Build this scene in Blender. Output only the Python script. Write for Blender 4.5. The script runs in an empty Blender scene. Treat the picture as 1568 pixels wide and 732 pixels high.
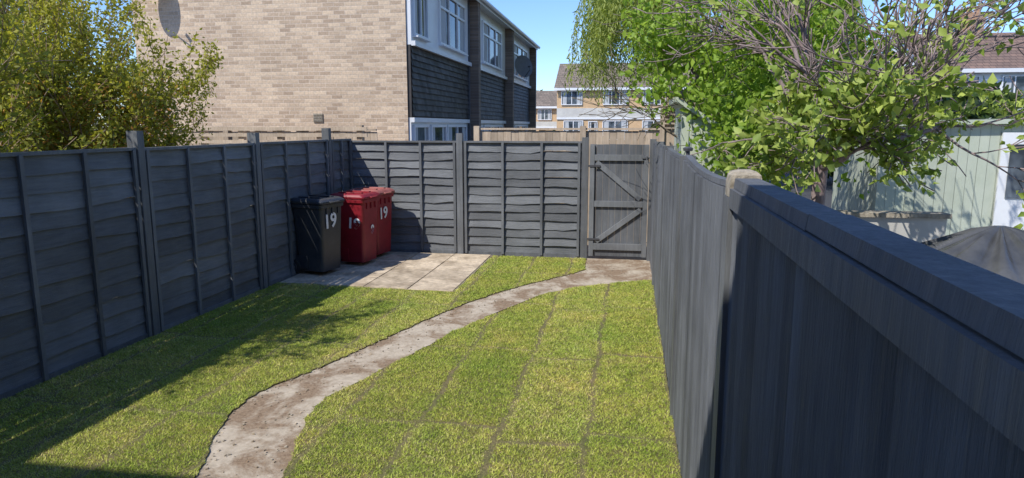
import bpy, math, random
import numpy as np
from mathutils import Vector, Matrix
R=random.Random(7); NR=np.random.default_rng(7)
scene=bpy.context.scene
COL=scene.collection

# ---------------------------------------------------------------- materials
def new_mat(name):
    m=bpy.data.materials.new(name); m.use_nodes=True
    nt=m.node_tree; nt.nodes.clear()
    out=nt.nodes.new('ShaderNodeOutputMaterial')
    return m,nt,out
class NT:
    def __init__(s,nt): s.nt=nt
    def n(s,t,**k):
        nd=s.nt.nodes.new(t)
        for a,b in k.items(): setattr(nd,a,b)
        return nd
    def l(s,a,b): s.nt.links.new(a,b)
    def coords(s,scale=(1,1,1),swz=None):
        tc=s.n('ShaderNodeTexCoord'); o=tc.outputs['Object']
        if swz:
            sp=s.n('ShaderNodeSeparateXYZ'); s.l(o,sp.inputs[0]); cb=s.n('ShaderNodeCombineXYZ')
            for i,ch in enumerate(swz):
                if ch in 'XYZ': s.l(sp.outputs[ch],cb.inputs[i])
            o=cb.outputs[0]
        mp=s.n('ShaderNodeMapping'); mp.inputs['Scale'].default_value=scale
        s.l(o,mp.inputs[0]); return mp.outputs[0]
    def noise(s,vec,scale,detail=4,rough=.6,dist=0):
        nd=s.n('ShaderNodeTexNoise'); nd.inputs['Scale'].default_value=scale
        nd.inputs['Detail'].default_value=detail; nd.inputs['Roughness'].default_value=rough
        nd.inputs['Distortion'].default_value=dist
        s.l(vec,nd.inputs['Vector']); return nd.outputs['Fac']
    def ramp(s,fac,stops):
        nd=s.n('ShaderNodeValToRGB'); cr=nd.color_ramp
        while len(cr.elements)<len(stops): cr.elements.new(.5)
        for e,(p,c) in zip(cr.elements,stops):
            e.position=p; e.color=tuple(c)[:3]+(1,) if isinstance(c,(tuple,list)) else (c,c,c,1)
        s.l(fac,nd.inputs[0]); return nd.outputs[0]
    def mix(s,fac,a,b,mode='MIX'):
        nd=s.n('ShaderNodeMix',data_type='RGBA',blend_type=mode)
        for v,i in ((fac,0),(a,6),(b,7)):
            if hasattr(v,'is_output') : s.l(v,nd.inputs[i])
            elif isinstance(v,(int,float)): nd.inputs[i].default_value=v if i==0 else (v,v,v,1)
            else: nd.inputs[i].default_value=tuple(v)+(1,)
        return nd.outputs[2]
    def bump(s,h,strength=.3,dist=.01):
        nd=s.n('ShaderNodeBump'); nd.inputs['Strength'].default_value=strength; nd.inputs['Distance'].default_value=dist
        s.l(h,nd.inputs['Height']); return nd.outputs[0]
    def var(s,lo=.8,hi=1.2):
        a=s.n('ShaderNodeAttribute'); a.attribute_name='var'
        m=s.n('ShaderNodeMapRange'); m.inputs[3].default_value=lo; m.inputs[4].default_value=hi
        s.l(a.outputs['Fac'],m.inputs[0]); return m.outputs[0]
def tocol(x,val):
    nd=x.n('ShaderNodeCombineColor')
    for i in range(3): x.l(val,nd.inputs[i])
    return nd.outputs[0]

def M(name,c1,c2=None,scale=8,stretch=(1,1,1),rough=.7,bump=0,bscale=None,var=None,spec=.5,lo=.35,hi=.65,metal=0,fine=None):
    m,nt,out=new_mat(name); x=NT(nt)
    p=x.n('ShaderNodeBsdfPrincipled'); p.inputs['Roughness'].default_value=rough
    p.inputs['Metallic'].default_value=metal
    p.inputs['Specular IOR Level'].default_value=spec
    v=x.coords(stretch)
    if c2 is None: c2=tuple(k*.85 for k in c1)
    f=x.noise(v,scale,5)
    c=x.ramp(f,[(lo,tuple(c1)),(hi,tuple(c2))])
    if fine:
        f2=x.noise(v,fine,3); g=x.ramp(f2,[(.3,.75),(.7,1.25)])
        c=x.mix(1.0,c,g,'MULTIPLY')
    if var:
        c=x.mix(1.0,c,tocol(x,x.var(*var)),'MULTIPLY')
    x.l(c,p.inputs['Base Color'])
    if bump:
        x.l(x.bump(x.noise(v,bscale or scale*4,4),bump,.01),p.inputs['Normal'])
    x.l(p.outputs[0],out.inputs[0]); return m

def paint_wood(name,c1,c2,stretch,rough=.55,bare=True,thr=.70,vr=(.80,1.20),bs=.55):
    m,nt,out=new_mat(name); x=NT(nt)
    p=x.n('ShaderNodeBsdfPrincipled'); p.inputs['Roughness'].default_value=rough
    v=x.coords(stretch); vo=x.coords((1,1,1))
    c=x.ramp(x.noise(v,3,6,.7),[(.3,c1),(.7,c2)])
    big=x.ramp(x.noise(vo,1.7,4),[(.35,.80),(.65,1.18)])
    c=x.mix(1.0,c,big,'MULTIPLY')
    c=x.mix(1.0,c,tocol(x,x.var(*vr)),'MULTIPLY')
    if bare:
        w=x.ramp(x.noise(v,7,6,.75),[(thr,0.0),(thr+.05,1.0)])
        c=x.mix(w,c,(.20,.165,.13))
    x.l(c,p.inputs['Base Color'])
    x.l(x.bump(x.noise(v,14,5,.7),bs,.006),p.inputs['Normal'])
    r=x.ramp(x.noise(v,5,3),[(.3,rough-.1),(.7,rough+.15)]); x.l(r,p.inputs['Roughness'])
    x.l(p.outputs[0],out.inputs[0]); return m

def brick_mat(name,swz,c1,c2,mort,bw=.225,rh=.075,ms=.006,off=.5,bump=.4,rough=.85,bias=0,stain=True):
    m,nt,out=new_mat(name); x=NT(nt)
    p=x.n('ShaderNodeBsdfPrincipled'); p.inputs['Roughness'].default_value=rough
    v=x.coords((1,1,1),swz)
    b=x.n('ShaderNodeTexBrick',offset=off); x.l(v,b.inputs['Vector'])
    b.inputs['Color1'].default_value=c1+(1,); b.inputs['Color2'].default_value=c2+(1,); b.inputs['Mortar'].default_value=mort+(1,)
    b.inputs['Scale'].default_value=1; b.inputs['Mortar Size'].default_value=ms; b.inputs['Mortar Smooth'].default_value=.2
    b.inputs['Brick Width'].default_value=bw; b.inputs['Row Height'].default_value=rh; b.inputs['Bias'].default_value=bias
    c=b.outputs['Color']
    f=x.ramp(x.noise(v,25,3),[(.3,.82),(.7,1.15)]); c=x.mix(1.0,c,f,'MULTIPLY')
    if stain:
        g=x.ramp(x.noise(v,.7,5),[(.3,.86),(.7,1.1)]); c=x.mix(1.0,c,g,'MULTIPLY')
    x.l(c,p.inputs['Base Color'])
    inv=x.n('ShaderNodeMath',operation='SUBTRACT'); inv.inputs[0].default_value=1; x.l(b.outputs['Fac'],inv.inputs[1])
    x.l(x.bump(inv.outputs[0],bump,.008),p.inputs['Normal'])
    x.l(p.outputs[0],out.inputs[0]); return m

def leaf_mat(name,c1,c2,trans=.35,rough=.5):
    m,nt,out=new_mat(name); x=NT(nt)
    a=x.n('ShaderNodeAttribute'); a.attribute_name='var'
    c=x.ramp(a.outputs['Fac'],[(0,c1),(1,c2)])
    p=x.n('ShaderNodeBsdfPrincipled'); p.inputs['Roughness'].default_value=rough; p.inputs['Specular IOR Level'].default_value=.3
    t=x.n('ShaderNodeBsdfTranslucent'); ms=x.n('ShaderNodeMixShader'); ms.inputs[0].default_value=trans
    x.l(c,p.inputs['Base Color'])
    c2_=x.mix(1.0,c,(1.5,1.5,.7),'MULTIPLY'); x.l(c2_,t.inputs[0])
    x.l(p.outputs[0],ms.inputs[1]); x.l(t.outputs[0],ms.inputs[2]); x.l(ms.outputs[0],out.inputs[0]); return m

def lawn_mat(name,blade):
    m,nt,out=new_mat(name); x=NT(nt)
    p=x.n('ShaderNodeBsdfPrincipled'); p.inputs['Roughness'].default_value=.6; p.inputs['Specular IOR Level'].default_value=.25
    vo=x.coords()
    big=x.noise(vo,1.3,5,.6)
    if blade:
        a=x.n('ShaderNodeAttribute'); a.attribute_name='var'
        c=x.ramp(a.outputs['Fac'],[(0,(.22,.30,.04)),(.4,(.45,.52,.08)),(.75,(.64,.66,.155)),(1,(.80,.70,.36))])
    else:
        c=x.ramp(x.noise(vo,70,4,.7),[(.3,(.095,.08,.035)),(.7,(.25,.22,.09))])
    g=x.ramp(big,[(.3,(.82,.94,.80)),(.5,(1,1,1)),(.7,(1.18,1.06,1.2))])
    c=x.mix(1.0,c,g,'MULTIPLY'); 
    med=x.ramp(x.noise(vo,6,6,.74),[(.3,(.66,.74,.66)),(.5,(1,1,1)),(.7,(1.24,1.12,1.35))])
    c=x.mix(1.0,c,med,'MULTIPLY')
    br=x.ramp(x.noise(vo,2.7,7,.78,.4),[(.54,0.0),(.70,.5)])
    c=x.mix(br,c,(.52,.43,.20) if blade else (.20,.15,.08))
    x.l(c,p.inputs['Base Color'])
    if blade:
        t=x.n('ShaderNodeBsdfTranslucent'); ms=x.n('ShaderNodeMixShader'); ms.inputs[0].default_value=.3
        x.l(c,t.inputs[0]); x.l(p.outputs[0],ms.inputs[1]); x.l(t.outputs[0],ms.inputs[2]); x.l(ms.outputs[0],out.inputs[0])
    else:
        x.l(x.bump(x.noise(vo,60,4),.8,.02),p.inputs['Normal']); x.l(p.outputs[0],out.inputs[0])
    return m

def path_mat():
    m,nt,out=new_mat('old_concrete_and_soil'); x=NT(nt)
    p=x.n('ShaderNodeBsdfPrincipled'); p.inputs['Roughness'].default_value=.95; p.inputs['Specular IOR Level'].default_value=.2
    v=x.coords()
    con=x.ramp(x.noise(v,14,6,.7),[(.3,(.36,.30,.225)),(.7,(.56,.48,.375))])
    soil=x.ramp(x.noise(v,30,6,.8),[(.3,(.15,.10,.063)),(.7,(.36,.265,.18))])
    f=x.ramp(x.noise(v,2.2,8,.72,.5),[(.44,0.0),(.56,1.0)])
    c=x.mix(f,con,soil)
    deb=x.ramp(x.noise(v,85,4,.8),[(.64,0.0),(.74,.7)])
    c=x.mix(deb,c,(.14,.10,.06))
    x.l(c,p.inputs['Base Color'])
    x.l(x.bump(x.noise(v,45,6,.8),.55,.008),p.inputs['Normal'])
    x.l(p.outputs[0],out.inputs[0]); return m

def glass_mat(name,c=(.03,.04,.05)):
    m,nt,out=new_mat(name); x=NT(nt)
    p=x.n('ShaderNodeBsdfPrincipled'); p.inputs['Roughness'].default_value=.06
    v=x.coords(); cc=x.ramp(x.noise(v,1.6,3),[(.4,c),(.62,tuple(k*3+.05 for k in c))])
    x.l(cc,p.inputs['Base Color']); x.l(p.outputs[0],out.inputs[0]); return m

DK1=(.115,.121,.127); DK2=(.172,.179,.186)
mats=dict(
 fenceHy=paint_wood('grey_painted_wood_lap',DK1,DK2,(1,1,12),vr=(.70,1.28),bs=.8),
 fenceV=paint_wood('grey_painted_wood_vertical',(.092,.098,.106),(.150,.157,.167),(11,11,.7),thr=.67,vr=(.72,1.28),bs=.8,rough=.62),
 post=paint_wood('grey_painted_post',DK1,DK2,(8,8,.8),bare=False),
 conc=M('concrete_post',(.44,.385,.30),(.25,.215,.165),30,rough=.95,bump=.6),
 brownH=paint_wood('weathered_fence_wood',(.38,.29,.205),(.56,.45,.33),(10,10,.8),rough=.85,bare=False),
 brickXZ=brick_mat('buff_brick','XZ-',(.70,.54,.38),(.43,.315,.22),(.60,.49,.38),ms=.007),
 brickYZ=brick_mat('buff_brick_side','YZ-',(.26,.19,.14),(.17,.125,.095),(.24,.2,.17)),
 brickY=brick_mat('yellow_brick','XZ-',(.70,.46,.24),(.60,.39,.20),(.5,.4,.3),stain=False),
 brickR=brick_mat('orange_brick','XZ-',(.50,.29,.16),(.40,.22,.13),(.38,.3,.22),stain=False),
 tile=M('dark_hung_tile',(.042,.039,.039),(.07,.063,.061),3,rough=.6,var=(.5,1.6),bump=.3,bscale=20),
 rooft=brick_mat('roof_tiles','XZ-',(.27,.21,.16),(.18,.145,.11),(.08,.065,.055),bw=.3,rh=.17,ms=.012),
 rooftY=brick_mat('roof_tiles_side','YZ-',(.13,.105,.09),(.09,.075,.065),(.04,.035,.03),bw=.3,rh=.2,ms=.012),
 roofr=brick_mat('brown_roof_tiles','XZ-',(.24,.155,.115),(.17,.115,.09),(.06,.04,.035),bw=.3,rh=.17,ms=.012),
 white=M('white_upvc',(.80,.81,.82),(.72,.73,.74),2,rough=.35),
 render=M('painted_render',(.62,.60,.54),(.5,.48,.44),1.5,rough=.9),
 glass=glass_mat('window_glass'),
 curtain=M('net_curtain',(.55,.56,.56),(.38,.40,.41),14,(1,1,.15),rough=.8),
 sage=M('sage_painted_timber',(.42,.46,.36),(.50,.535,.44),2,(1,1,1),rough=.75,var=(.88,1.1),bump=.2,bscale=10),
 felt=M('roof_felt',(.16,.18,.15),(.24,.26,.22),6,rough=.9,bump=.3),
 bark=M('fruit_bark',(.20,.145,.135),(.36,.28,.265),18,(1,1,.4),rough=.9,bump=.7,bscale=40),
 barkg=M('grey_bark',(.13,.105,.075),(.20,.165,.125),14,(1,1,.4),rough=.9,bump=.5),
 twig=M('tan_twig',(.28,.19,.115),(.38,.27,.17),14,rough=.9),
 soil=M('soil_ground',(.20,.155,.105),(.30,.25,.18),5,rough=.95,bump=.5,fine=60),
 paved=M('pale_paving_ground',(.42,.40,.35),(.33,.31,.27),3,rough=.9,bump=.2,fine=30),
 asphalt=M('asphalt_ground',(.06,.06,.062),(.05,.05,.05),20,rough=.9,bump=.3),
 path=path_mat(),
 slab=M('sandstone_slab',(.58,.47,.335),(.34,.265,.18),2.6,rough=.9,bump=.4,bscale=40,var=(.86,1.1),fine=20,lo=.42,hi=.64),
 lawn=lawn_mat('turf_base',False), blade=lawn_mat('turf_blades',True),
 binblk=M('black_bin_plastic',(.036,.039,.044),(.05,.053,.058),6,rough=.42,bump=.06,bscale=90),
 binred=M('red_bin_plastic',(.29,.016,.026),(.22,.013,.021),5,rough=.42,bump=.06,bscale=90),
 binfade=M('faded_red_lid',(.40,.15,.125),(.30,.085,.07),5,rough=.6),
 rubber=M('tyre_rubber',(.02,.02,.02),(.03,.03,.03),9,rough=.85),
 wpaint=M('white_number_paint',(.85,.86,.86),(.7,.72,.73),30,rough=.6),
 metal=M('galvanised_metal',(.35,.35,.36),(.25,.25,.26),20,rough=.4,metal=.8),
 dark=M('dark_metal',(.05,.05,.055),(.08,.08,.085),10,rough=.5),
 dishg=M('dish_grey',(.13,.13,.14),(.17,.17,.18),6,rough=.5),
 tarp=M('black_plastic_sheet',(.06,.062,.065),(.10,.102,.105),4,rough=.2,bump=.6,bscale=9),
 lf_shrub=leaf_mat('shrub_leaf',(.15,.18,.022),(.50,.47,.085),trans=.42),
 lf_orange=leaf_mat('orange_leaf',(.40,.18,.035),(.55,.31,.07)),
 lf_fruit=leaf_mat('fruit_tree_leaf',(.18,.27,.045),(.46,.53,.13)),
 lf_green=leaf_mat('bright_green_leaf',(.12,.23,.022),(.37,.50,.07),trans=.4),
 lf_willow=leaf_mat('willow_leaf',(.20,.26,.05),(.42,.47,.13),trans=.45),
 lf_dark=leaf_mat('hedge_leaf',(.04,.07,.015),(.10,.14,.035)),
)

# ---------------------------------------------------------------- mesh builder
class B:
    def __init__(s): s.v=[]; s.f=[]; s.m=[]; s.k=[]; s.mt=[]
    def mi(s,mat):
        if mat not in s.mt: s.mt.append(mat)
        return s.mt.index(mat)
    def add(s,vs,fs,mat,var=None):
        o=len(s.v); s.v+= [tuple(q) for q in vs]; i=s.mi(mat); w=R.random() if var is None else var
        for f in fs: s.f.append(tuple(a+o for a in f)); s.m.append(i); s.k.append(w)
    def box(s,x0,x1,y0,y1,z0,z1,mat,var=None):
        s.add([(x0,y0,z0),(x1,y0,z0),(x1,y1,z0),(x0,y1,z0),(x0,y0,z1),(x1,y0,z1),(x1,y1,z1),(x0,y1,z1)],
          [(0,3,2,1),(4,5,6,7),(0,1,5,4),(1,2,6,5),(2,3,7,6),(3,0,4,7)],mat,var)
    def obb(s,c,ax,ay,az,hx,hy,hz,mat,var=None):
        c=Vector(c); ax=Vector(ax).normalized()*hx; ay=Vector(ay).normalized()*hy; az=Vector(az).normalized()*hz
        vs=[c+ax*i+ay*j+az*k for k in(-1,1) for (i,j) in((-1,-1),(1,-1),(1,1),(-1,1))]
        s.add(vs,[(0,3,2,1),(4,5,6,7),(0,1,5,4),(1,2,6,5),(2,3,7,6),(3,0,4,7)],mat,var)
    def loft(s,rings,mat,cap0=True,cap1=True,var=None):
        n=len(rings[0]); vs=[p for r in rings for p in r]; fs=[]
        for a in range(len(rings)-1):
            for i in range(n):
                j=(i+1)%n; fs.append((a*n+i,a*n+j,(a+1)*n+j,(a+1)*n+i))
        if cap0: fs.append(tuple(reversed(range(n))))
        if cap1: fs.append(tuple(range((len(rings)-1)*n,len(rings)*n)))
        s.add(vs,fs,mat,var)
    def tube(s,pts,rad,mat,k=6):
        pts=[Vector(p) for p in pts]; rings=[]
        up=Vector((0.3,0.2,1)).normalized()
        for i,p in enumerate(pts):
            d=(pts[min(i+1,len(pts)-1)]-pts[max(i-1,0)]).normalized()
            a=d.cross(up)
            if a.length<.1: a=d.cross(Vector((1,0,0)))
            a.normalize(); b=d.cross(a)
            r=rad[i] if hasattr(rad,'__len__') else rad
            rings.append([p+(a*math.cos(t)+b*math.sin(t))*r for t in [2*math.pi*q/k for q in range(k)]])
        s.loft(rings,mat)
    def build(s,name,parent=None,smooth=False,bevel=0):
        me=bpy.data.meshes.new(name); me.from_pydata(s.v,[],s.f)
        for m in s.mt: me.materials.append(mats[m])
        me.polygons.foreach_set('material_index',s.m)
        at=me.attributes.new('var','FLOAT','FACE'); at.data.foreach_set('value',s.k)
        if smooth: me.polygons.foreach_set('use_smooth',[True]*len(s.f))
        ob=bpy.data.objects.new(name,me); COL.objects.link(ob)
        if parent: ob.parent=parent
        if bevel:
            b=ob.modifiers.new('bevel','BEVEL'); b.width=bevel; b.segments=2; b.limit_method='ANGLE'
        return ob
def empty(name,loc=(0,0,0),rz=0):
    e=bpy.data.objects.new(name,None); COL.objects.link(e); e.location=loc; e.rotation_euler=(0,0,rz); e.empty_display_size=.1; return e
def fastmesh(name,V,T,var,mat,parent=None):
    me=bpy.data.meshes.new(name); V=np.asarray(V,np.float32); T=np.asarray(T,np.int32)
    me.vertices.add(len(V)); me.vertices.foreach_set('co',V.ravel())
    me.loops.add(T.size); me.loops.foreach_set('vertex_index',T.ravel())
    me.polygons.add(len(T)); me.polygons.foreach_set('loop_start',np.arange(0,T.size,T.shape[1],dtype=np.int32))
    me.update(calc_edges=True)
    at=me.attributes.new('var','FLOAT','FACE'); at.data.foreach_set('value',np.asarray(var,np.float32))
    me.materials.append(mats[mat])
    ob=bpy.data.objects.new(name,me); COL.objects.link(ob)
    if parent: ob.parent=parent
    return ob
def leaves(name,C,size,mat,parent=None,aspect=.5,down=0.0,vb=None,dirs=None):
    C=np.asarray(C); n=len(C)
    d=NR.normal(size=(n,3)) if dirs is None else np.asarray(dirs)+NR.normal(size=(n,3))*.35
    d[:,2]-=down; d/=np.linalg.norm(d,axis=1)[:,None]
    r=NR.normal(size=(n,3)); r[:,2]*=.5
    s=np.cross(d,r); s/=np.linalg.norm(s,axis=1)[:,None]+1e-6
    nn=np.cross(s,d)
    L=(size*NR.uniform(.6,1.25,n))[:,None]; W=L*aspect*.5
    base=C; tip=C+d*L-nn*L*.12; mid=C+d*L*.45
    a=mid+s*W+nn*W*.35; b=mid-s*W+nn*W*.35
    V=np.stack([base,a,tip,b],1).reshape(-1,3)
    i=np.arange(n)*4
    T=np.stack([np.stack([i,i+1,i+2],1),np.stack([i,i+2,i+3],1)],1).reshape(-1,3)
    var=NR.random(n) if vb is None else np.clip(vb+NR.normal(size=n)*.18,0,1)
    return fastmesh(name,V,T,np.repeat(var,2),mat,parent)

# ---------------------------------------------------------------- ground
def sheet(name,poly,z,mat):
    b=B(); b.add([(x,y,z) for x,y in poly],[tuple(range(len(poly)))],mat); return b.build(name)
sheet('ground',[(-400,-400),(400,-400),(400,400),(-400,400)],-.012,'soil')
sheet('pale_paving',[(.52,2),(14,2),(14,12),(.52,12)],-.006,'paved')
sheet('lane',[(-60,14.5),(60,14.5),(60,50),(-60,50)],-.006,'asphalt')

Lp=[(-.60,10.42),(-.60,9.95),(-.56,9.6),(-.78,9.23),(-1.01,8.9),(-1.26,8.55),(-1.49,8.16),(-1.8,7.53),(-2.08,6.75),(-2.27,6.08),(-2.44,5.53),(-2.59,5.09),(-2.72,4.78),(-2.78,4.53),(-2.75,4.23),(-2.65,3.88),(-2.53,3.58),(-2.42,3.3),(-2.3,2.5),(-2.25,1.5),(-2.25,0.2)]
Rp=[(.40,9.1),(.02,8.92),(-.31,8.72),(-.63,8.49),(-.99,8.05),(-1.22,7.48),(-1.48,6.9),(-1.69,6.35),(-1.84,5.76),(-1.99,5.31),(-2.09,4.91),(-2.2,4.6),(-2.19,4.27),(-2.12,4.02),(-2.01,3.71),(-1.94,3.4),(-1.8,2.5),(-1.7,1.5),(-1.7,.2)]
def rough_line(P,j=.009,step=.05):
    o=[]
    for (x0,y0),(x1,y1) in zip(P[:-1],P[1:]):
        n=max(1,int(math.hypot(x1-x0,y1-y0)/step))
        for i in range(n):
            t=i/n; o.append((x0+(x1-x0)*t+R.gauss(0,j),y0+(y1-y0)*t+R.gauss(0,j)))
    o.append(P[-1]); return o
Lr=rough_line(Lp); Rr=rough_line(Rp)
def fx(y): return -4.6+.025*(y-4.2)      # left fence line
left_poly=Lr+[(fx(.2)+.02,.2),(fx(8.1)+.02,8.10)]+rough_line([(-4.3,8.1),(-2.1,7.97)],.008)+rough_line([(-2.08,8.0),(-2.06,10.42)],.008)
right_poly=Rr+[(.355,.2),(.355,9.1)]
ZT=.015
def extr(name,poly,z0,z1,mat):
    import bmesh
    bm=bmesh.new(); vs=[bm.verts.new((x,y,z1)) for x,y in poly]; n=len(vs)
    f=bm.faces.new(vs); bmesh.ops.triangulate(bm,faces=[f])
    lo=[bm.verts.new((x,y,z0)) for x,y in poly]
    for i in range(n):
        try: bm.faces.new((vs[i],lo[i],lo[(i+1)%n],vs[(i+1)%n]))
        except Exception: pass
    bmesh.ops.recalc_face_normals(bm,faces=bm.faces)
    me=bpy.data.meshes.new(name); bm.to_mesh(me); bm.free(); me.materials.append(mats[mat])
    ob=bpy.data.objects.new(name,me); COL.objects.link(ob); return ob
lawn=empty('lawn')
for nm,pl in (('turf_left',left_poly),('turf_right',right_poly)):
    extr(nm,pl,-.01,ZT,'lawn').parent=lawn
sheet('garden_path',[(-.9,10.5),(.42,10.5),(.42,8.6),(-.2,8.2),(-.8,7.6),(-1.2,6.5),(-1.5,5.5),(-1.9,4.6),(-1.8,3.7),(-1.5,2.5),(-1.5,0),(-2.5,0),(-2.6,2.6),(-3.1,4.4),(-2.8,5.5),(-2.4,6.9),(-1.8,8.2),(-.9,9.3)],.004,'path')
def inpoly(px,py,poly):
    c=np.zeros(len(px),bool); n=len(poly); j=n-1
    for i in range(n):
        xi,yi=poly[i]; xj,yj=poly[j]
        if yi!=yj:
            c^=((yi>py)!=(yj>py))&(px<(xj-xi)*(py-yi)/(yj-yi)+xi)
        j=i
    return c
def blades(N):
    px=NR.uniform(-4.7,.36,N); py=NR.uniform(2.9,10.42,N)
    keep=NR.random(N)<np.clip(1.25-.085*(py-3),.5,1); px,py=px[keep],py[keep]
    k=inpoly(px,py,left_poly)|inpoly(px,py,right_poly); px,py=px[k],py[k]
    # turf rolls: joins are thin, uneven and partly knitted together
    wx=px+.014*np.sin(py*5)+.007*np.sin(py*23)+.004*np.sin(py*61); wy0=py+.014*np.sin(px*6)+.007*np.sin(px*29)
    col=np.floor((wx+1.38)/.58); offs=np.sin(col*12.9898)*43758.5; offs=(offs-np.floor(offs))*.22-.11
    wy=wy0+offs
    dx=np.abs((wx+1.38+.29)%.58-.29); dy=np.abs((wy-4.2+.82)%1.64-.82)
    pres=np.sin(px*3.1+py*2.3+1)+np.sin(py*4.7-px*2.1)+.6*np.sin(py*11+px*3)
    side=np.where(px>-1.95,1.0,.6)
    gap=np.clip(.0125+.0055*pres,.003,.023)*side
    prob=NR.random(len(px))
    k=~(((dx<gap)|(dy<gap*.9))&(prob<.94)); px,py,dx,dy,wy=px[k],py[k],dx[k],dy[k],wy[k]
    n=len(px); h=NR.uniform(.007,.020,n); a=NR.uniform(0,2*math.pi,n); w=NR.uniform(.0025,.0045,n)*(1+.06*(py-3))
    edge=np.clip(np.minimum(dx,dy)/.05,0,1); h*=.45+.55*edge
    tl=NR.uniform(.5,1.9,n)*h; ta=NR.uniform(0,2*math.pi,n)
    b0=np.stack([px-np.cos(a)*w,py-np.sin(a)*w,np.full(n,ZT-.003)],1)
    b1=np.stack([px+np.cos(a)*w,py+np.sin(a)*w,np.full(n,ZT-.003)],1)
    t=np.stack([px+np.cos(ta)*tl,py+np.sin(ta)*tl,ZT-.001+h],1)
    V=np.stack([b0,b1,t],1).reshape(-1,3); T=np.arange(3*n).reshape(-1,3)
    roll=np.sin(np.floor((px+1.38)/.58)*12.9+np.floor((wy-4.2)/1.64)*78.2)*43758.5; roll=roll-np.floor(roll)
    dry=np.exp(-np.minimum(dx,dy)/.03)*.22
    fastmesh('grass_blades',V,T,np.clip(NR.beta(2.2,2.4,n)+(roll-.5)*.30+dry,0,1),'blade',lawn)
blades(640000)

# patio slabs
b=B(); xs=[-4.44,-3.86,-3.27,-2.68,-2.09]; ys=[8.02,8.6,9.2,9.8,10.42]
for i in range(4):
    for j in range(4):
        g=.006; z=.028+R.uniform(-.002,.002); y0=ys[j]+g; x1=xs[i+1]-g
        b.box(xs[i]+g,x1,y0+R.uniform(-.002,.002)+(0.03*(2-i) if j==0 else 0),ys[j+1]-g,-.01,z,'slab')
b.build('patio',bevel=.004)
sheet('patio_bedding',[(-4.46,8.0),(-2.07,7.99),(-2.07,10.44),(-4.46,10.44)],.018,'soil')
b=B()
for _ in range(650):
    t=R.random()
    if t<.75:
        y=R.uniform(3.3,10.2)
        xl=np.interp(y,[p[1] for p in Lp[::-1]],[p[0] for p in Lp[::-1]]); xr=np.interp(y,[p[1] for p in Rp[::-1]],[p[0] for p in Rp[::-1]])
        x=R.uniform(xl,xr) if y<9 else R.uniform(-.5,.3)
        x=xl+abs(R.gauss(0,.06)) if R.random()<.35 else x
    else: x=R.uniform(-4.4,-2.8); y=8.05+R.gauss(0,.05)
    s=R.uniform(.0025,.008); c=Vector((x,y,.006+s*.3)); 
    b.obb(c,(R.random(),R.random(),.2),(R.random()-1,R.random(),.1),(0,.2,1),s,s*.8,s*.5,R.choice(['soil','soil','path','conc']))
b.build('loose_debris')

# ---------------------------------------------------------------- fences
def lap_panel(b,p0,p1,n,z0=.04,z1=1.80,nb=12,battens=(),amp=.007,mat='fenceHy'):
    p0=Vector(p0);p1=Vector(p1);u=(p1-p0);L=u.length;u.normalize();n=Vector(n)
    pitch=(z1-z0)/nb; seg=14
    for k in range(nb):
        zb=z0+k*pitch; zt=zb+pitch+.012
        ph=R.random()*9; a=amp*R.uniform(.6,2.1); off=R.uniform(-.004,.006); tilt=R.uniform(-.013,.013); fq=R.uniform(5.5,9)
        rings=[]
        for i in range(seg+1):
            t=i/seg; q=p0+u*L*t
            wob=a*(math.sin(ph+t*fq)+.5*math.sin(ph*2+t*13)+R.gauss(0,.4))+tilt*(t-.5)
            bow=.006*math.sin(ph+t*7)
            rings.append([q+n*(.004)+Vector((0,0,zt)),q+n*(.027+bow+off)+Vector((0,0,zb+wob)),q+n*(.010)+Vector((0,0,zb+wob+.002)),q-n*.008+Vector((0,0,zt-.002))])
        b.loft(rings,mat)
    for t in battens:
        q=p0+u*L*t
        b.obb(q+n*.045+Vector((0,0,(z0+z1)/2)),u,n,(0,0,1),.019,.012,(z1-z0)/2+.01,'post')
    b.obb((p0+p1)/2+n*.012+Vector((0,0,z1+.018)),u,n,(0,0,1),L/2,.036,.014,'post')
    b.obb((p0+p1)/2+n*.018+Vector((0,0,z0-.01)),u,n,(0,0,1),L/2,.018,.03,'post')

b=B(); py=[-.05,1.9,3.85,5.8,7.78,9.74]; 
for i,y in enumerate(py):
    z={5.8:1.99,7.78:1.95,9.74:2.0}.get(y,1.95)
    b.box(fx(y)-.05,fx(y)+.06,y-.045,y+.045,-.05,z,'post')
    y2=py[i+1] if i<5 else 10.58
    if y2-y>1: lap_panel(b,(fx(y+.05),y+.05,0),(fx(y2-.05),y2-.05,0),(1,0,0),z1=1.80+R.uniform(-.01,.01),battens=(.02,.34,.67,.98))
    else: lap_panel(b,(fx(y+.05),y+.05,0),(fx(y2-.05),y2-.05,0),(1,0,0),z1=1.80,battens=(.05,.5,.93))
b.build('garden_fence')
b=B(); YB=10.55
b.box(-2.655,-2.56,YB-.07,YB+.03,-.05,1.92,'post')
b.box(-.70,-.60,YB-.07,YB+.03,-.05,1.86,'post')
lap_panel(b,(-4.44,YB,0),(-2.66,YB,0),(0,-1,0),z1=1.77,nb=13,battens=(.02,.35,.67,.98))
lap_panel(b,(-2.555,YB,0),(-.705,YB,0),(0,-1,0),z1=1.77,nb=13,battens=(.02,.34,.67,.98),amp=.009)
b.build('garden_fence')
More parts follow.
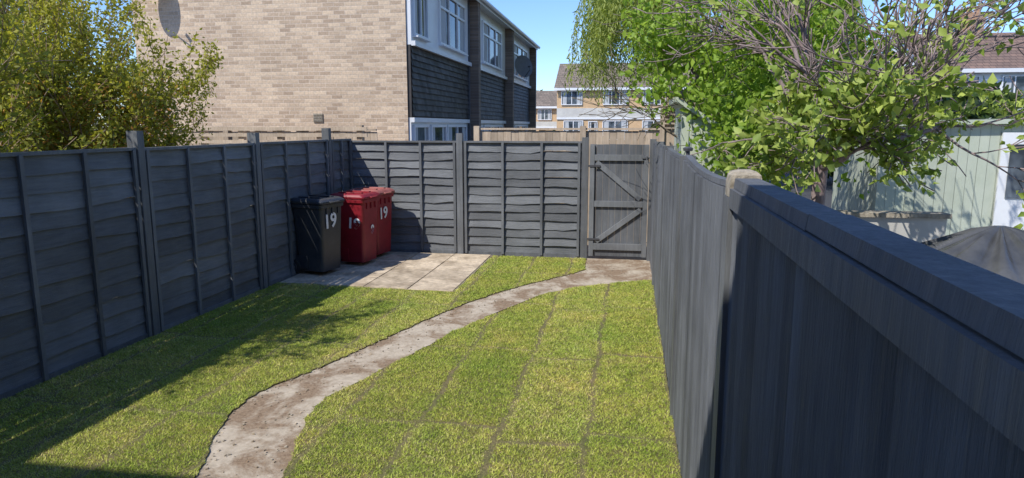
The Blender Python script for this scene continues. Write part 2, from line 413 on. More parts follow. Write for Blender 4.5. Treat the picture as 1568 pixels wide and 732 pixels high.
# gate
b=B(); x0,x1=-.575,.30; YG=10.50; n=9; w=(x1-x0)/n
for i in range(n):
    b.box(x0+i*w+.0012,x0+(i+1)*w-.0012,YG,YG+.018+R.uniform(0,.003),.05,1.76+R.uniform(-.004,.004),'fenceV',R.uniform(.4,.75))
for (z,h) in ((1.56,.045),(.86,.045),(.20,.05)):
    b.box(x0+.072,x1-.072,YG-.034,YG-.001,z-h,z+h,'post',.9)
b.box(x0,x0+.07,YG-.036,YG-.001,.05,1.75,'post',.9); b.box(x1-.07,x1,YG-.036,YG-.001,.05,1.75,'post',.9)
def brace(xa,za,xb,zb):
    a=Vector((xa,YG-.0175,za)); c=Vector((xb,YG-.0175,zb)); d=(c-a)
    b.obb((a+c)/2,d,(0,1,0),d.cross(Vector((0,1,0))),d.length/2,.0155,.038,'post',.9)
brace(x0+.10,1.49,x1-.11,.94); brace(x1-.10,.78,x0+.11,.28)
b.box(x1-.1,x1+.07,YG-.052,YG-.038,1.55,1.575,'metal'); b.tube([(x1-.03,YG-.075,1.59),(x1-.03,YG-.075,1.53)],.012,'metal')
b.tube([(x1-.05,YG-.06,1.50),(x1-.02,YG-.06,1.45),(x1+.01,YG-.06,1.50)],.006,'metal')
for z in (1.42,.30): b.box(x0-.03,x0+.16,YG-.046,YG-.038,z,z+.03,'dark')
b.build('garden_gate',bevel=.002)
b=B(); b.box(.31,.40,YG-.06,YG+.06,-.05,1.84,'post'); b.build('gate_post',bevel=.004)

# right fence
b=B(); XR=.37
def feather(b,y0,y1,ztop,sag=.0):
    y=y0; 
    while y<y1-.01:
        w=min(R.uniform(.086,.106),y1-y); t=(y-y0)/(y1-y0); z=ztop-sag*4*t*(1-t)
        o=R.uniform(-.004,.004)
        xa,xb=XR+.006+o,XR-.018+o
        t2=(y+w-y0)/(y1-y0); z2=ztop-sag*4*t2*(1-t2)
        ln=R.uniform(-.003,.003); e=R.uniform(-.004,.004)
        b.add([(xa,y+e,.03),(xb,y+w+e,.03),(xa+.02,y+w,.03),(xa+.02,y,.03),(xa+ln,y,z),(xb+ln,y+w,z2),(xa+.02,y+w,z2),(xa+.02,y,z)],
           [(0,1,5,4),(1,2,6,5),(2,3,7,6),(3,0,4,7),(4,5,6,7)],'fenceV')
        y+=w
def cap(b,y0,y1,z,sag=0,w=.045,xc=None,th=.016):
    xc=XR+.02 if xc is None else xc; n=10; rings=[]
    for i in range(n+1):
        t=i/n; y=y0+(y1-y0)*t; zz=z-sag*4*t*(1-t)
        rings.append([(xc-w,y,zz-th),(xc+w,y,zz-th),(xc+w*.9,y,zz+th),(xc-w*.9,y,zz+th)])
    b.loft(rings,'fenceV',var=.6)
feather(b,.15,2.38,1.815); cap(b,1.42,2.38,1.85,w=.042); cap(b,.15,1.415,1.853,w=.042); cap(b,.15,2.38,1.80,w=.010,xc=XR-.024,th=.032)
feather(b,2.50,4.70,1.82,sag=.035); cap(b,2.50,4.70,1.835,sag=.035,w=.022,th=.012)
feather(b,4.80,6.95,1.80,sag=.01); cap(b,4.80,6.95,1.815,sag=.01,w=.022,th=.012)
feather(b,7.05,8.75,1.79); cap(b,7.05,8.75,1.805,w=.022,th=.012)
feather(b,8.85,10.42,1.78); cap(b,8.85,10.42,1.795,w=.022,th=.012)
for y in (4.75,7.0,8.8): b.box(XR-.03,XR+.07,y-.05,y+.05,-.05,1.84,'post')
b.box(XR-.022,XR+.07,0.05,.15,-.05,1.9,'post')
b.build('garden_fence')
b=B()
b.box(XR-.035,XR+.075,2.385,2.495,-.05,1.80,'post')
rings=[]
for z,s in ((1.802,1),(1.85,1.0),(1.875,.92),(1.886,.7),(1.892,.35)):
    rings.append([(XR+.02+dx*.052*s,2.44+dy*.054*s,z) for dx,dy in ((-1,-1),(0,-1.06),(1,-1),(1.06,0),(1,1),(0,1.06),(-1,1),(-1.06,0))])
b.loft(rings,'conc'); b.build('concrete_fence_post')
b=B(); b.tube([(XR+.02,4.75,1.84),(XR+.02,4.75,1.87),(XR+.02,4.75,1.872),(XR+.02,4.75,1.89),(XR+.02,4.75,1.90)],[.014,.014,.030,.034,.015],'dark',8)
b.build('fence_post_light')

def closeboard(name,x0,x1,y,zt,mat='brownH',rail=True):
    b=B(); x=x0
    while x<x1:
        w=R.uniform(.11,.135); b.box(x,x+w-.004,y+R.uniform(-.006,.006),y+.025,0,zt+R.uniform(-.012,.012),mat); x+=w
    if rail: b.box(x0,x1,y-.03,y+.03,zt+.012,zt+.045,mat)
    x=x0
    while x<x1+.1: b.box(x-.05,x+.05,y-.06,y+.05,0,zt+.08,mat); x+=1.9
    return b.build(name)
closeboard('wooden_fence',-2.7,.95,12.2,1.95)
closeboard('wooden_fence',-9.5,-4.6,12.2,1.93)
b=B()
for i in range(7): b.box(-9.2+i*.75,-9.1+i*.75,11.5,11.6,0,1.98+R.uniform(-.05,.14),'brownH')
for z in (1.72,1.84,1.95): b.box(-9.3,-4.5,11.47,11.50,z,z+.06,'brownH')
b.build('wooden_fence')
b=B()
x=.55
while x<.98: b.box(x,x+.11,11.3,11.33,0,2.42,'brownH'); x+=.118
for k in range(6): b.obb((.78,11.27,2.0+.07*k),(1,0,0),(0,1,0),(0,0,1),.25,.012,.012,'brownH')
b.box(.48,.55,11.26,11.36,0,2.5,'brownH')
b.build('trellis_fence')

# ---------------------------------------------------------------- wheelie bins
def rr(w,d,r,z,cx=0,cy=0,n=4):
    o=[]
    for sx,sy,a0 in ((1,1,0),(-1,1,90),(-1,-1,180),(1,-1,270)):
        for i in range(n+1):
            a=math.radians(a0+90*i/n)
            o.append((cx+sx*(d/2-r)+r*math.cos(a),cy+sy*(w/2-r)+r*math.sin(a),z))
    return o
def text_mesh(s,size,mat,parent,mw,name):
    cu=bpy.data.curves.new(name+'_c','FONT'); cu.body=s; cu.size=size; cu.extrude=.0015; cu.offset=.006
    tmp=bpy.data.objects.new('tmp',cu); COL.objects.link(tmp)
    bpy.context.view_layer.update()
    me=bpy.data.meshes.new_from_object(tmp); bpy.data.objects.remove(tmp)
    me.transform(mw); me.materials.clear(); me.materials.append(mats[mat])
    o=bpy.data.objects.new(name,me); COL.objects.link(o); o.parent=parent
def bin_(loc,rz,body,lid,num_front,num_side,roll=0):
    e=empty('wheelie_bin',loc,rz)
    b=B()
    rings=[rr(.40,.40,.04,.05,.015),rr(.405,.41,.045,.10,.015),rr(.44,.46,.045,.60,.008),rr(.465,.495,.045,.90,.0),rr(.468,.50,.045,.93,0)]
    b.loft(rings,body)
    rings=[rr(.50,.53,.05,.915,0),rr(.51,.54,.05,.92,0),rr(.515,.545,.05,.965,0),rr(.50,.53,.05,.97,0)]
    b.loft(rings,body)
    for y in (-.12,0,.12):
        b.obb((.250,y,.87),(1,0,0),(0,1,0),(0,0,1),.012,.008,.045,body)
    for sy in (-1,1):
        b.obb((-.12,sy*.206,.17),(1,0,.0),(0,1,0),(0,0,1),.10,.012,.085,body)
    b.tube([(-.28,-.20,.93),(-.30,-.19,.95),(-.30,.19,.95),(-.28,.20,.93)],.014,body,8)
    for y in (-.17,.17): b.obb((-.275,y,.94),(1,0,0),(0,1,0),(0,0,1),.035,.016,.022,body)
    b.build('body',e,bevel=.003)
    b=B()
    rings=[rr(.525,.56,.05,.974,.008),rr(.53,.565,.055,.985,.008),rr(.53,.565,.055,1.005,.008),rr(.49,.52,.05,1.03,.0),rr(.44,.47,.05,1.045,-.01),rr(.40,.41,.05,1.047,-.01),rr(.38,.39,.05,1.036,-.01)]
    b.loft(rings,lid)
    for y in (-.11,.11): b.obb((-.01,y,1.043),(1,0,0),(0,1,0),(0,0,1),.19,.028,.016,lid)
    b.obb((.29,0,.993),(1,0,-.2),(0,1,0),(.2,0,1),.03,.10,.010,lid)
    b.tube([(-.26,-.24,1.0),(-.26,.24,1.0)],.022,lid,8)
    for y in (-.16,0,.16): b.obb((-.252,y,1.01),(1,0,0),(0,1,0),(0,0,1),.04,.03,.02,lid)
    b.build('lid',e,bevel=.004)
    b=B()
    for sy in (-1,1):
        for r0,y0,y1,mt in ((.10,.205,.25,'rubber'),(.055,.20,.256,body),(.02,.19,.262,'metal')):
            b.tube([(-.24,sy*y0,.10),(-.24,sy*(y0+.004),.10),(-.24,sy*(y1-.004),.10),(-.24,sy*y1,.10)],[r0*.9,r0,r0,r0*.9],mt,20)
    b.tube([(-.24,-.2,.10),(-.24,.2,.10)],.012,'metal',8)
    b.build('wheels',e)
    if num_front:
        s,size,z,y=num_front
        xf=np.interp(z+size*.35,[.1,.6,.9],[.22,.238,.2475])+.010
        mw=Matrix.Translation((xf,y,z))@Matrix.Rotation(.034,4,'Y')@Matrix.Rotation(math.radians(90),4,'Z')@Matrix.Rotation(math.radians(90),4,'X')@Matrix.Rotation(roll,4,'Z')
        text_mesh(s,size,'wpaint',e,mw,'house_number_front')
    if num_side:
        s,size,z,x=num_side
        yy=-(np.interp(z+size*.35,[.1,.6,.9],[.2175-.015,.228-.008,.2325])+.012)
        mw=Matrix.Translation((x,yy,z))@Matrix.Rotation(math.radians(90),4,'X')@Matrix.Rotation(roll,4,'Z')
        text_mesh(s,size,'wpaint',e,mw,'house_number_side')
    return e
bin_((-4.19,8.76,.03),math.radians(-14),'binblk','binblk',('19',.27,.64,-.18),None,.06)
bin_((-3.92,9.46,.03),math.radians(-8),'binred','binred',('9',.17,.46,-.02),('19',.21,.56,-.02),-.08)
bin_((-3.92,10.08,.03),math.radians(-12),'binred','binfade',('19',.24,.60,-.18),None,.05)

# ---------------------------------------------------------------- window helpers
def winX(b,x,y0,y1,z0,z1,div=(.5,),fw=.05,tr=None,cur=True,proud=.05):
    b.box(x,x+.012,y0,y1,z0,z1,'glass')
    if cur:
        c=.22*(y1-y0); b.box(x+.012,x+.014,y0+fw,y0+fw+c,z0,z1,'curtain'); b.box(x+.012,x+.014,y1-fw-c*.7,y1-fw,z0,z1,'curtain')
    b.box(x,x+proud,y0,y1,z0-fw,z0,'white'); b.box(x,x+proud,y0,y1,z1,z1+fw,'white')
    for y in [y0-fw]+[y0+(y1-y0)*d-fw/2 for d in div]+[y1]: b.box(x,x+proud-.003,y,y+fw,z0-fw if y in(y0-fw,y1) else z0,z1+fw if y in (y0-fw,y1) else z1,'white')
    if tr: b.box(x+.016,x+proud-.006,y0,y1,z1-tr-fw/2,z1-tr+fw/2,'white')
    b.box(x,x+proud+.06,y0-fw,y1+fw,z0-fw-.03,z0-fw-.002,'white')
def winY(b,y,x0,x1,z0,z1,div=(.5,),fw=.06,tr=None,proud=.05):
    b.box(x0,x1,y-.012,y,z0,z1,'glass'); c=.2*(x1-x0)
    b.box(x0+fw,x0+fw+c,y-.016,y-.0125,z0,z1,'curtain'); b.box(x1-fw-c,x1-fw,y-.016,y-.0125,z0,z1,'curtain')
    b.box(x0-fw,x1+fw,y-proud,y,z0-fw,z0,'white'); b.box(x0-fw,x1+fw,y-proud,y,z1,z1+fw,'white')
    for xx in [x0-fw]+[x0+(x1-x0)*d-fw/2 for d in div]+[x1]: b.box(xx,xx+fw,y-proud+.003,y,z0,z1,'white')
    if tr: b.box(x0,x1,y-proud+.006,y-.018,z1-tr-fw/2,z1-tr+fw/2,'white')

# ---------------------------------------------------------------- terrace with buff gable
H=empty('terraced_brick_house')
XF=-4.2; YA=12.85; YE=28.9; XL=-9.9
b=B()
xr=(XF+XL)/2; zr=7.0
b.add([(XL,YA,0),(XF,YA,0),(XF,YA,5.2),(xr,YA,zr),(XL,YA,5.2)],[(0,1,2,3,4)],'brickXZ')
b.add([(XL,YE,0),(XF,YE,0),(XF,YE,5.2),(xr,YE,zr),(XL,YE,5.2)],[(4,3,2,1,0)],'brickXZ')
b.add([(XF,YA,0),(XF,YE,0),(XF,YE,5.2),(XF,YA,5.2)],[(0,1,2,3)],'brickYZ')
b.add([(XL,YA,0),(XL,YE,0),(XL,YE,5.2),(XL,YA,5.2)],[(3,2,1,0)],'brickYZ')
b.build('walls',H)
b=B()
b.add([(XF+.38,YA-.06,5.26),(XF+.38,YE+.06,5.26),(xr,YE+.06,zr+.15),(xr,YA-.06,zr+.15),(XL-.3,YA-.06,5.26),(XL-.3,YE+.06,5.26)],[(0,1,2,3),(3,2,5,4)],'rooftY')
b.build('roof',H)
b=B()
b.box(XF,XF+.36,YA-.05,YE+.05,5.17,5.2,'white'); b.box(XF+.36,XF+.385,YA-.05,YE+.05,5.10,5.27,'white')
b.tube([(XF+.44,YA-.05,5.2),(XF+.44,YE+.05,5.2)],.055,'white',8)
b.tube([(XF+.10,17.6,5.15),(XF+.10,17.6,0)],.035,'dark',6)
b.build('fascia_and_gutter',H)
b=B()
fins=[17.8,23.1,28.75]
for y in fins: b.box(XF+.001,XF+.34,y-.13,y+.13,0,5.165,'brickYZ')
b.build('party_wall_fins',H)
b=B()
bays=[(12.88,17.65),(17.95,22.95),(23.25,28.60)]
for (y0,y1) in bays:
    n=11; h=(3.52-2.22)/n
    for k in range(n):
        z=2.22+k*h; y=y0+(0 if k%2 else -.08)
        while y<y1:
            a=max(y,y0); c=min(y+.162,y1); y+=.168
            if c-a<.03: continue
            o=R.uniform(0,.01); m='tile'
            b.add([(XF+.10+o,a,z),(XF+.10+o,c,z),(XF+.075,c,z+h*1.1),(XF+.075,a,z+h*1.1),(XF+.08+o,a,z),(XF+.08+o,c,z)],[(0,1,2,3),(0,4,5,1)],m,var=(5 if R.random()<.025 else None))
    b.box(XF+.002,XF+.07,y0,y1,2.2,3.54,'tile',.3)
b.build('hung_tiles',H)
b=B()
for i,(y0,y1) in enumerate(bays):
    b.box(XF+.002,XF+.09,y0,y1,3.55,5.168,'white'); b.box(XF+.09,XF+.17,y0,y1,3.53,3.62,'white')
    b.box(XF+.002,XF+.05,y0,y1,0,2.19,'render' if i else 'white')
    b.box(XF+.05,XF+.12,y0,y1,2.10,2.19,'white')
x=XF+.092
winX(b,x,13.02,13.85,3.78,4.86,(.5,),tr=.3); winX(b,x,14.85,17.1,3.82,4.86,(.33,.67),tr=.3)
winX(b,x,18.15,18.6,3.82,4.86,()); winX(b,x,19.3,22.0,3.82,4.86,(.33,.67),tr=.3)
winX(b,x,24.3,27.6,3.82,4.86,(.33,.67),tr=.3)
x=XF+.052
winX(b,x,13.0,13.9,.15,2.0,()); winX(b,x,14.2,15.3,.7,2.0,()); winX(b,x,15.5,17.3,.2,2.0,(.5,))
winX(b,x,18.3,19.2,.15,2.0,()); winX(b,x,19.6,22.4,.9,2.0,(.33,.67),tr=.3)
winX(b,x,23.6,24.5,.15,2.0,()); winX(b,x,25,28,.9,2.0,(.33,.67))
b.build('windows',H)
b=B(); b.box(-6.13,-5.93,YA-.02,YA-.001,2.10,2.27,'conc')
for k in range(5): b.box(-6.12,-5.94,YA-.03,YA-.021,2.12+.03*k,2.135+.03*k,'conc')
b.build('air_vent',H)

def dish(loc,face,r,mat='dishg'):
    b=B(); f=Vector(face).normalized(); a=f.cross(Vector((0,0,1))).normalized(); c=a.cross(f)
    o=Vector(loc); rings=[]
    for k,(q,dp) in enumerate(((.02,0),(.35,.02),(.7,.075),(.96,.15),(1.0,.165),(1.0,.15),(.7,.06),(.02,-.02))):
        rings.append([o+f*dp*r*1.0+(a*math.cos(t)*q*.92+c*math.sin(t)*q)*r for t in [2*math.pi*i/24 for i in range(24)]])
    b.loft(rings,mat)
    tip=o+f*r*1.05-c*r*.35
    b.tube([o-c*r*.98+f*.02,tip-c*r*.3,tip],.012,'dark',6); b.tube([tip+f*.04,tip-f*.05+c*.02],.028,'dark',8)
    b.tube([o-f*.02,o-f*.12,o-f*.14-c*.15],.022,'dark',6)
    return b.build('satellite_dish')
dish((-9.4,12.55,4.78),(.35,-1,.25),.36)
dish((-3.62,23.6,4.0) ,(.75,-.9,.3),.38)

# ---------------------------------------------------------------- far houses
def far_house(name,x0,x1,y,depth,ze,zr,wallm,roofm,wins,band=None,chim=None,white=None):
    e=empty(name); b=B(); y1=y+depth; ym=y+depth/2
    b.add([(x0,y,0),(x1,y,0),(x1,y,ze),(x0,y,ze)],[(0,1,2,3)],wallm)
    b.add([(x0,y1,0),(x1,y1,0),(x1,y1,ze),(x0,y1,ze)],[(3,2,1,0)],wallm)
    b.add([(x0,y,0),(x0,y1,0),(x0,y1,ze),(x0,ym,zr),(x0,y,ze)],[(4,3,2,1,0)],wallm)
    b.add([(x1,y,0),(x1,y1,0),(x1,y1,ze),(x1,ym,zr),(x1,y,ze)],[(0,1,2,3,4)],wallm)
    b.build('walls',e); b=B()
    k=(zr-ze)/(depth/2); o=.35
    b.add([(x0-.2,y-o,ze-k*o+.06),(x1+.2,y-o,ze-k*o+.06),(x1+.2,ym,zr+.06),(x0-.2,ym,zr+.06),(x0-.2,y1+o,ze-k*o+.06),(x1+.2,y1+o,ze-k*o+.06)],[(0,1,2,3),(3,2,5,4)],roofm)
    b.build('roof',e); b=B()
    b.box(x0-.2,x1+.2,y-o-.03,y-o,ze-k*o-.14,ze-k*o+.05,'white')
    if band: b.box(x0,x1,y-.04,y-.001,band[0],band[1],band[2]); b.box(x0,x1,y-.09,y-.041,band[0]-.12,band[0]+.02,'white')
    if white: b.box(white[0],white[1],y-.03,y-.001,white[2],white[3],'white')
    for w in wins: winY(b,y-.042,*w)
    if chim: 
        b.box(chim[0],chim[0]+.9,ym-.4,ym+.4,zr-.6,chim[1],'brickR')
        for q in (.25,.65): b.tube([(chim[0]+q,ym,chim[1]),(chim[0]+q,ym,chim[1]+.35)],.12,'brickR',8)
    b.build('windows_and_trim',e); return e
far_house('brick_house',-5.6,6.4,54,8,5.0,7.0,'brickY','rooft',
  [(-5.2,-3.7,3.65,4.6,(.5,)),(-2.0,-.2,3.65,4.6,(.33,.67)),(1.0,2.6,3.65,4.6,(.5,)),(-5.0,-3.6,1.0,2.35,(.5,)),(-2.0,-.2,1.0,2.35,(.5,)),(1.0,2.6,1.0,2.35,(.5,)),(-3.1,-2.5,.2,2.3,())],
  band=(2.62,3.35,'render'))
far_house('brick_house',-13.5,-8.6,84,8,4.7,6.3,'brickR','rooft',[(-12.5,-11,3.1,4.2,(.5,)),(-10.3,-9.2,3.1,4.2,(.5,)),(-12.5,-11,.8,2.2,(.5,))])
far_house('brick_house',-9.2,-6.2,66,7,3.9,5.2,'brickY','rooft',[(-8.6,-7.4,2.6,3.5,(.5,))],band=(1.9,2.4,'render'))
far_house('white_clad_house',14.5,28,38,8,4.9,6.9,'white','roofr',
  [(16.0,16.9,3.3,4.4,(.5,)),(18.0,19.6,3.3,4.4,(.33,.67)),(15.2,17.4,1,2.2,(.5,)),(19,21,1,2.2,(.5,))],band=(2.3,3.0,'sage'),chim=(17.6,8.0))
e=far_house('brick_house',-12,4,-9.5,8.5,5.6,7.9,'brickXZ','rooft',[])
b=B(); b.box(-12.2,4.2,-1.0,-.42,5.55,5.66,'white')
for (xa,xb,za,zb) in ((-8,-6,3.4,4.7),(-3.5,-1.5,3.4,4.7),(.5,2.5,3.4,4.7),(-3.6,-1.4,.1,2.2)):
    b.box(xa,xb,-1.0,-.96,za,zb,'glass'); b.box(xa-.07,xa,-1.0,-.93,za-.07,zb+.07,'white'); b.box(xb,xb+.07,-1.0,-.93,za-.07,zb+.07,'white')
    b.box(xa,xb,-1.0,-.93,zb,zb+.07,'white'); b.box(xa,xb,-1.0,-.93,za-.07,za,'white'); b.box((xa+xb)/2-.03,(xa+xb)/2+.03,-.96,-.93,za,zb,'white')
b.build('rear_windows_and_eaves',e)

# ---------------------------------------------------------------- neighbour garden structures
def shed(name,x0,x1,y0,y1,zl,zrr,win=None,door=None):
    e=empty(name); b=B(); x=x0
    f=lambda x: zl+(zrr-zl)*(x-x0)/(x1-x0)
    while x<x1-.01:
        w=min(.12,x1-x); b.add([(x,y0+R.uniform(-.004,.004),0),(x+w-.004,y0,0),(x+w-.004,y0,f(x+w)),(x,y0,f(x))],[(0,1,2,3)],'sage'); x+=w
    y=y0
    while y<y1-.01:
        w=min(.12,y1-y)
        for xx,zz in ((x0,zl),(x1,zrr)): b.add([(xx,y,0),(xx,y+w-.004,0),(xx,y+w-.004,zz),(xx,y,zz)],[(0,1,2,3)],'sage')
        y+=w
    b.box(x0+.01,x1-.01,y0+.01,y1-.01,0,min(zl,zrr)-.03,'sage',.2)
    b.build('walls',e); b=B()
    b.add([(x0-.08,y0-.1,zl+.01),(x1+.08,y0-.1,zrr+.01),(x1+.08,y1+.1,zrr+.01),(x0-.08,y1+.1,zl+.01),
           (x0-.08,y0-.1,zl+.07),(x1+.08,y0-.1,zrr+.07),(x1+.08,y1+.1,zrr+.07),(x0-.08,y1+.1,zl+.07)],
          [(0,3,2,1),(0,1,5,4),(1,2,6,5),(2,3,7,6),(3,0,4,7)],'sage',.8)
    b.add([(x0-.08,y0-.1,zl+.074),(x1+.08,y0-.1,zrr+.074),(x1+.08,y1+.1,zrr+.074),(x0-.08,y1+.1,zl+.074)],[(0,1,2,3)],'felt')
    b.build('roof',e); b=B()
    for w in (win or []): winY(b,y0-.01,*w)
    if door: b.box(door[0],door[1],y0-.04,y0-.01,.02,1.95,'white'); b.box(door[0]+.1,door[1]-.1,y0-.055,y0-.041,1.1,1.8,'glass')
    b.build('joinery',e)
shed('garden_shed',.60,1.5,8.3,9.6,2.30,1.62)
shed('summerhouse',3.3,7.2,9.9,11.9,2.02,2.10,door=(4.75,5.4))
b=B(); b.box(1.7,3.4,8.0,8.15,0,1.05,'render'); b.box(1.67,3.43,7.96,8.19,1.052,1.1,'conc'); b.build('low_garden_wall')
b=B(); rings=[]; N=96; cx,cy=2.9,5.9
for k,(z,s) in enumerate(((0,1.04),(.25,1.03),(.5,1.01),(.78,1.0),(.92,.95),(1.0,.72),(1.10,.45),(1.19,.22),(1.26,.05))):
    ring=[]
    for i in range(N):
        t=2*math.pi*i/N; c_,s_=math.cos(t),math.sin(t); q=1/(abs(c_)**4+abs(s_)**4)**.25
        fold=1+(.05*math.sin(t*11+k*.25)+.035*math.sin(t*17+1.3)+.02*math.sin(t*29+k*.5))*(1 if k<5 else .8)
        ring.append((cx+.80*s*q*c_*fold,cy+.58*s*q*s_*fold,z+(.028*math.sin(t*13)+.014*math.sin(t*23) if 3<k<8 else 0)))
    rings.append(ring)
b.loft(rings,'tarp'); b.build('covered_barbecue',smooth=True)

# ---------------------------------------------------------------- trees
BND=None
def grow(b,p,d,L,r,lev,maxlev,tips,mat,wig=.18,trop=.05,kids=3,ang=.7,shrink=.62,seg=.16,rmin=.004,k=6):
    n0=max(3,int(L/seg)); pts=[Vector(p)]; rad=[r]; d=Vector(d).normalized(); dirs=[d.copy()]
    for i in range(n0):
        d=(d+Vector((R.gauss(0,wig),R.gauss(0,wig),R.gauss(0,wig)+trop))).normalized()
        q=pts[-1]+d*(L/n0)
        if BND and not BND(q): break
        pts.append(q); rad.append(max(rmin,r*(1-.72*(i+1)/n0))); dirs.append(d.copy())
    n=len(pts)-1
    if n<1: return
    b.tube(pts,rad,mat,max(3,k-lev))
    if lev>=maxlev-1:
        for q,dd in zip(pts[1:],dirs[1:]): tips.append((q,dd))
    if lev<maxlev:
        for c in range(kids+ (1 if R.random()<.5 else 0)):
            t=R.uniform(.28,1.0) if c else 1.0; i=min(n,max(1,int(t*n)))
            ax=dirs[i].cross(Vector((R.gauss(0,1),R.gauss(0,1),R.gauss(0,1)))).normalized()
            nd=(dirs[i]+ax*math.tan(ang*R.uniform(.5,1.15))).normalized()
            grow(b,pts[i],nd,L*shrink*R.uniform(.7,1.2),max(rmin,rad[i]*.72),lev+1,maxlev,tips,mat,wig,trop,kids,ang,shrink,seg,rmin,k)
def clusters(tips,per,sig,keep=1.0):
    P=[];D=[]
    for q,d in tips:
        if R.random()>keep: continue
        for _ in range(per):
            P.append((q.x+R.gauss(0,sig),q.y+R.gauss(0,sig),q.z+R.gauss(0,sig))); D.append((d.x,d.y,d.z))
    return np.array(P),np.array(D)

e=empty('fruit_tree'); b=B(); tips=[]
base=Vector((1.85,7.15,0)); fork=Vector((1.83,7.05,1.75))
b.tube([base,(1.88,7.15,.5),(1.84,7.1,1.1),fork,(1.86,7.02,2.0)],[.09,.07,.062,.07,.05],'bark',10)
for d,L,r in (((-.55,-.15,.9),1.35,.04),((-.2,.3,1),1.5,.042),((.15,-.35,1),1.45,.042),((.55,-.1,.9),1.5,.042),((.95,-.5,.5),1.55,.045),((.7,-1.1,.35),1.5,.042),((.9,.35,.6),1.4,.04),((.2,-1,.65),1.0,.032),((-.5,-.5,.35),.8,.025),((1,-.9,.12),1.5,.036),((.8,-.3,.0),1.2,.03),((.1,-.8,.1),.8,.025),((.5,-1.1,.0),1.1,.028),((1.1,-.3,.3),1.7,.035)):
    grow(b,fork+Vector((0,0,R.uniform(-.15,.2))),d,L,r,0,3,tips,'bark',wig=.13,trop=.045,kids=4,ang=.75,shrink=.62,seg=.13,rmin=.005,k=8)
b.build('trunk_and_branches',e,smooth=True)
low=[t for t in tips if t[0].z<2.4]; hi=[t for t in tips if t[0].z>=2.4]
P1,_=clusters(low,6,.035,.42); P2,_=clusters(hi,4,.035,.09)
P=np.concatenate([P1,P2]); P=P[P[:,0]>.5]; leaves('foliage',P,.09,'lf_fruit',e,aspect=.66,down=.2)

e=empty('leafy_tree'); b=B(); tips=[]
b.tube([(1.65,9.1,0),(1.66,9.1,.8),(1.5,9.1,1.4)],[.08,.07,.06],'barkg',8)
for i in range(14):
    a=i*2.4; s=R.uniform(.3,1.2)
    grow(b,(1.45,9.1,R.uniform(1.1,1.6)),(math.cos(a)*s-.2,math.sin(a)*s+.1,1),1.4,.034,0,3,tips,'barkg',wig=.15,trop=.02,kids=3,ang=.8,seg=.18)
b.build('trunk_and_branches',e,smooth=True)
tips=[t for t in tips if t[0].x>.0]
P,D=clusters(tips,7,.08,.9); P=P[(P[:,0]>.42)|(P[:,2]>2.2)]; P=P[(P[:,0]>.95)|(P[:,2]>2.4)|(NR.random(len(P))<.2)]
# a skirt of lower, overhanging sprays that reaches the fence top
n=2600; q=NR.normal(size=(n,3))*np.array([.38,.42,.30])+np.array([1.45,8.0,1.95]); q=q[(q[:,0]>.55)&(q[:,2]>1.3)&(np.sin(q[:,0]*9)+np.sin(q[:,1]*8+q[:,2]*7)>-.5)]
P=np.concatenate([P,q])
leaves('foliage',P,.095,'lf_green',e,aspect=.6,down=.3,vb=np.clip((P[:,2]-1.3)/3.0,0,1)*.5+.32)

e=empty('willow_tree'); b=B(); tips=[]
C=Vector((2.6,23.5,0))
b.tube([C,C+Vector((.1,0,1.5)),C+Vector((0,.1,3))],[.32,.26,.22],'barkg',10)
for i in range(9):
    a=i*2.4; s=R.uniform(.35,1.0)
    grow(b,C+Vector((0,0,2.8)),(math.cos(a)*s,math.sin(a)*s,1),3.0,.13,0,2,tips,'barkg',wig=.12,trop=.02,kids=3,ang=.7,seg=.35)
b.build('trunk_and_branches',e,smooth=True)
P=[];VB=[]
for bq in range(150):
    a0=R.uniform(0,2*math.pi); r0=4.1*math.sqrt(R.random()); ez=R.uniform(-.9,.2); LL=R.uniform(.7,1.5); vb0=R.random()
    for s in range(24):
        a=a0+R.gauss(0,.09); rr_=min(4.4,max(.1,r0+R.gauss(0,.22))); q=min(1,rr_/4.3)
        x=C.x+rr_*math.cos(a); y=C.y+rr_*math.sin(a); z=5.0+4.0*math.sqrt(max(0,1-q*q))+ez+R.uniform(-.2,.2)
        L=(R.uniform(.8,2.0)+1.0*q)*LL; sw=R.gauss(0,.05); sv=R.gauss(0,.05); vb=vb0*.6+R.random()*.4
        n=int(L/.10)
        for i in range(n):
            t=i*.10
            if z-t<3.35+.5*math.sin(a0*7): break
            P.append((x+math.cos(a)*.25*(1-math.exp(-t*2))+sw*t+R.gauss(0,.02),y+math.sin(a)*.25*(1-math.exp(-t*2))+sv*t+R.gauss(0,.02),z-t)); VB.append(vb*.7+.15)
leaves('foliage',np.array(P),.17,'lf_willow',e,aspect=.26,down=2.0,vb=np.array(VB))

def shrub(C,n,Ls,seed,per=7,orange=False,bnd=None):
    global BND
    R.seed(seed); e=empty('shrub'); b=B(); tips=[]; BND=bnd
    for i in range(n):
        a=R.uniform(0,2*math.pi); s=R.uniform(.05,.75)
        grow(b,(C[0]+math.cos(a)*.35*R.random(),C[1]+math.sin(a)*.35*R.random(),.0),(math.cos(a)*s,math.sin(a)*s,1.25),Ls*R.uniform(.8,1.15),.028,0,3,tips,'twig',wig=.10,trop=.03,kids=4,ang=.5,shrink=.55,seg=.2,rmin=.0035,k=6)
    BND=None
    b.build('stems',e,smooth=True)
    tips=[t for t in tips if t[0].z>1.2]
    P,D=clusters(tips,per,.05,.92)
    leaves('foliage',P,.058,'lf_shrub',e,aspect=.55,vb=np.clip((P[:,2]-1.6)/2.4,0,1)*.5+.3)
    if orange:
        tt=[t for t in tips if t[0].z<2.5 and t[0].y<C[1]+.3]
        P,D=clusters(tt,3,.06,.55); leaves('orange_foliage',P,.05,'lf_orange',e,aspect=.5)
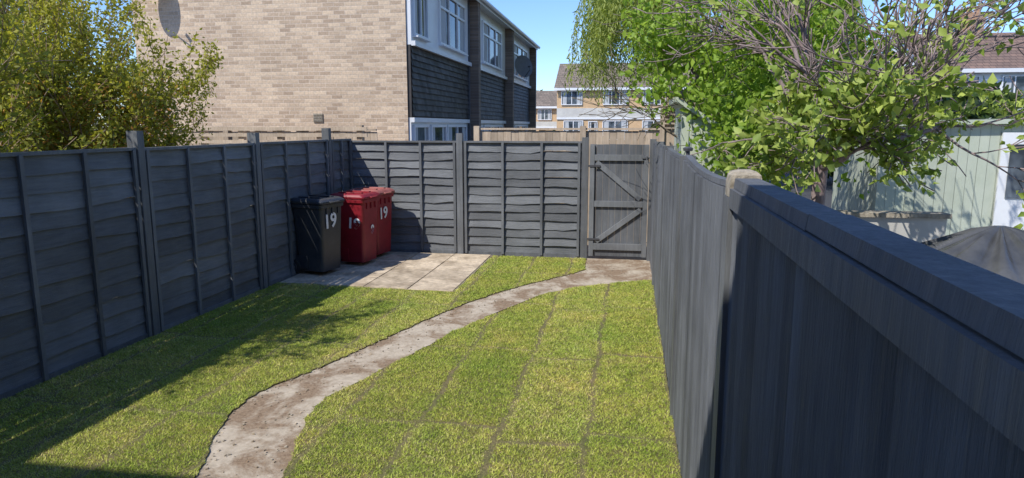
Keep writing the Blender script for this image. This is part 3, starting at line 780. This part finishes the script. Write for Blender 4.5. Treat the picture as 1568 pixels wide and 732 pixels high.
shrub((-6.65,7.3),18,2.15,21,per=9,orange=True,bnd=lambda p:p.x<-4.85 and (p.x+6.6)**2+(p.y-7.3)**2<2.9 and p.z<4.0)
shrub((-8.1,7.7),14,2.5,12,per=9,bnd=lambda p:(p.x+8.0)**2+(p.y-7.7)**2<4.2)
shrub((-5.95,3.9),9,2.2,13,per=7,bnd=lambda p:p.x<-4.8 or (p.z>2.3 and p.x<-4.45))
R.seed(99)
P=[]
for cx,cy,r,h in ((-30,95,9,7),(-18,110,8,8),(14,70,5,6),(22,66,6,8),(32,60,8,9),(30,52,5,7),(0,100,9,8),(-2.5,49,.9,1.2),(-5.3,49,.8,1.3),(3,48,1.6,2.2),(6,45,2.5,4),(8.5,26,2.6,4.2),(11.5,27,2.2,3.4)):
    n=int(900+r*260); a=NR.normal(size=(n,3)); a/=np.linalg.norm(a,axis=1)[:,None]; a*=NR.uniform(.6,1,n)[:,None]**.5
    lump=1+.25*np.sin(a[:,0]*7+cx)*np.cos(a[:,2]*6)
    P.append(np.stack([cx+a[:,0]*r*lump,cy+a[:,1]*r*lump,h*.5+a[:,2]*h*.5*lump],1))
P=np.concatenate(P); leaves('distant_trees',P,.45,'lf_dark',None,aspect=.7)

# ---------------------------------------------------------------- light, sky, camera
w=bpy.data.worlds.new('World'); scene.world=w; w.use_nodes=True; nt=w.node_tree
bg=nt.nodes['Background']; sky=nt.nodes.new('ShaderNodeTexSky'); sky.sky_type='NISHITA'; sky.sun_disc=False
sd=Vector((.57,.67,-1)).normalized()
el=math.asin(-sd.z); az=math.atan2(-sd.x,-sd.y)
sky.sun_elevation=el; sky.sun_rotation=az%(2*math.pi); sky.air_density=1.0; sky.dust_density=.05; sky.ozone_density=3.0
mx=nt.nodes.new('ShaderNodeMix'); mx.data_type='RGBA'; mx.blend_type='MULTIPLY'; mx.inputs[0].default_value=1; mx.inputs[7].default_value=(.90,1.08,1.42,1)
nt.links.new(sky.outputs[0],mx.inputs[6]); nt.links.new(mx.outputs[2],bg.inputs[0]); bg.inputs[1].default_value=.145
ld=bpy.data.lights.new('sun','SUN'); ld.energy=5.0; ld.angle=math.radians(.53); ld.color=(1,.965,.90)
lo=bpy.data.objects.new('sun',ld); COL.objects.link(lo); lo.rotation_euler=sd.to_track_quat('-Z','Y').to_euler(); lo.location=(-10,-10,20)
cam=bpy.data.cameras.new('camera'); cam.lens=24.1; cam.sensor_width=36; cam.clip_end=1500; cam.clip_start=.05
co=bpy.data.objects.new('camera',cam); COL.objects.link(co); co.location=(0,0,2.04)
co.rotation_euler=(math.radians(90-9.41),0,math.radians(9.6)); scene.camera=co
scene.view_settings.view_transform='Standard'; scene.view_settings.look='None'; scene.view_settings.exposure=0
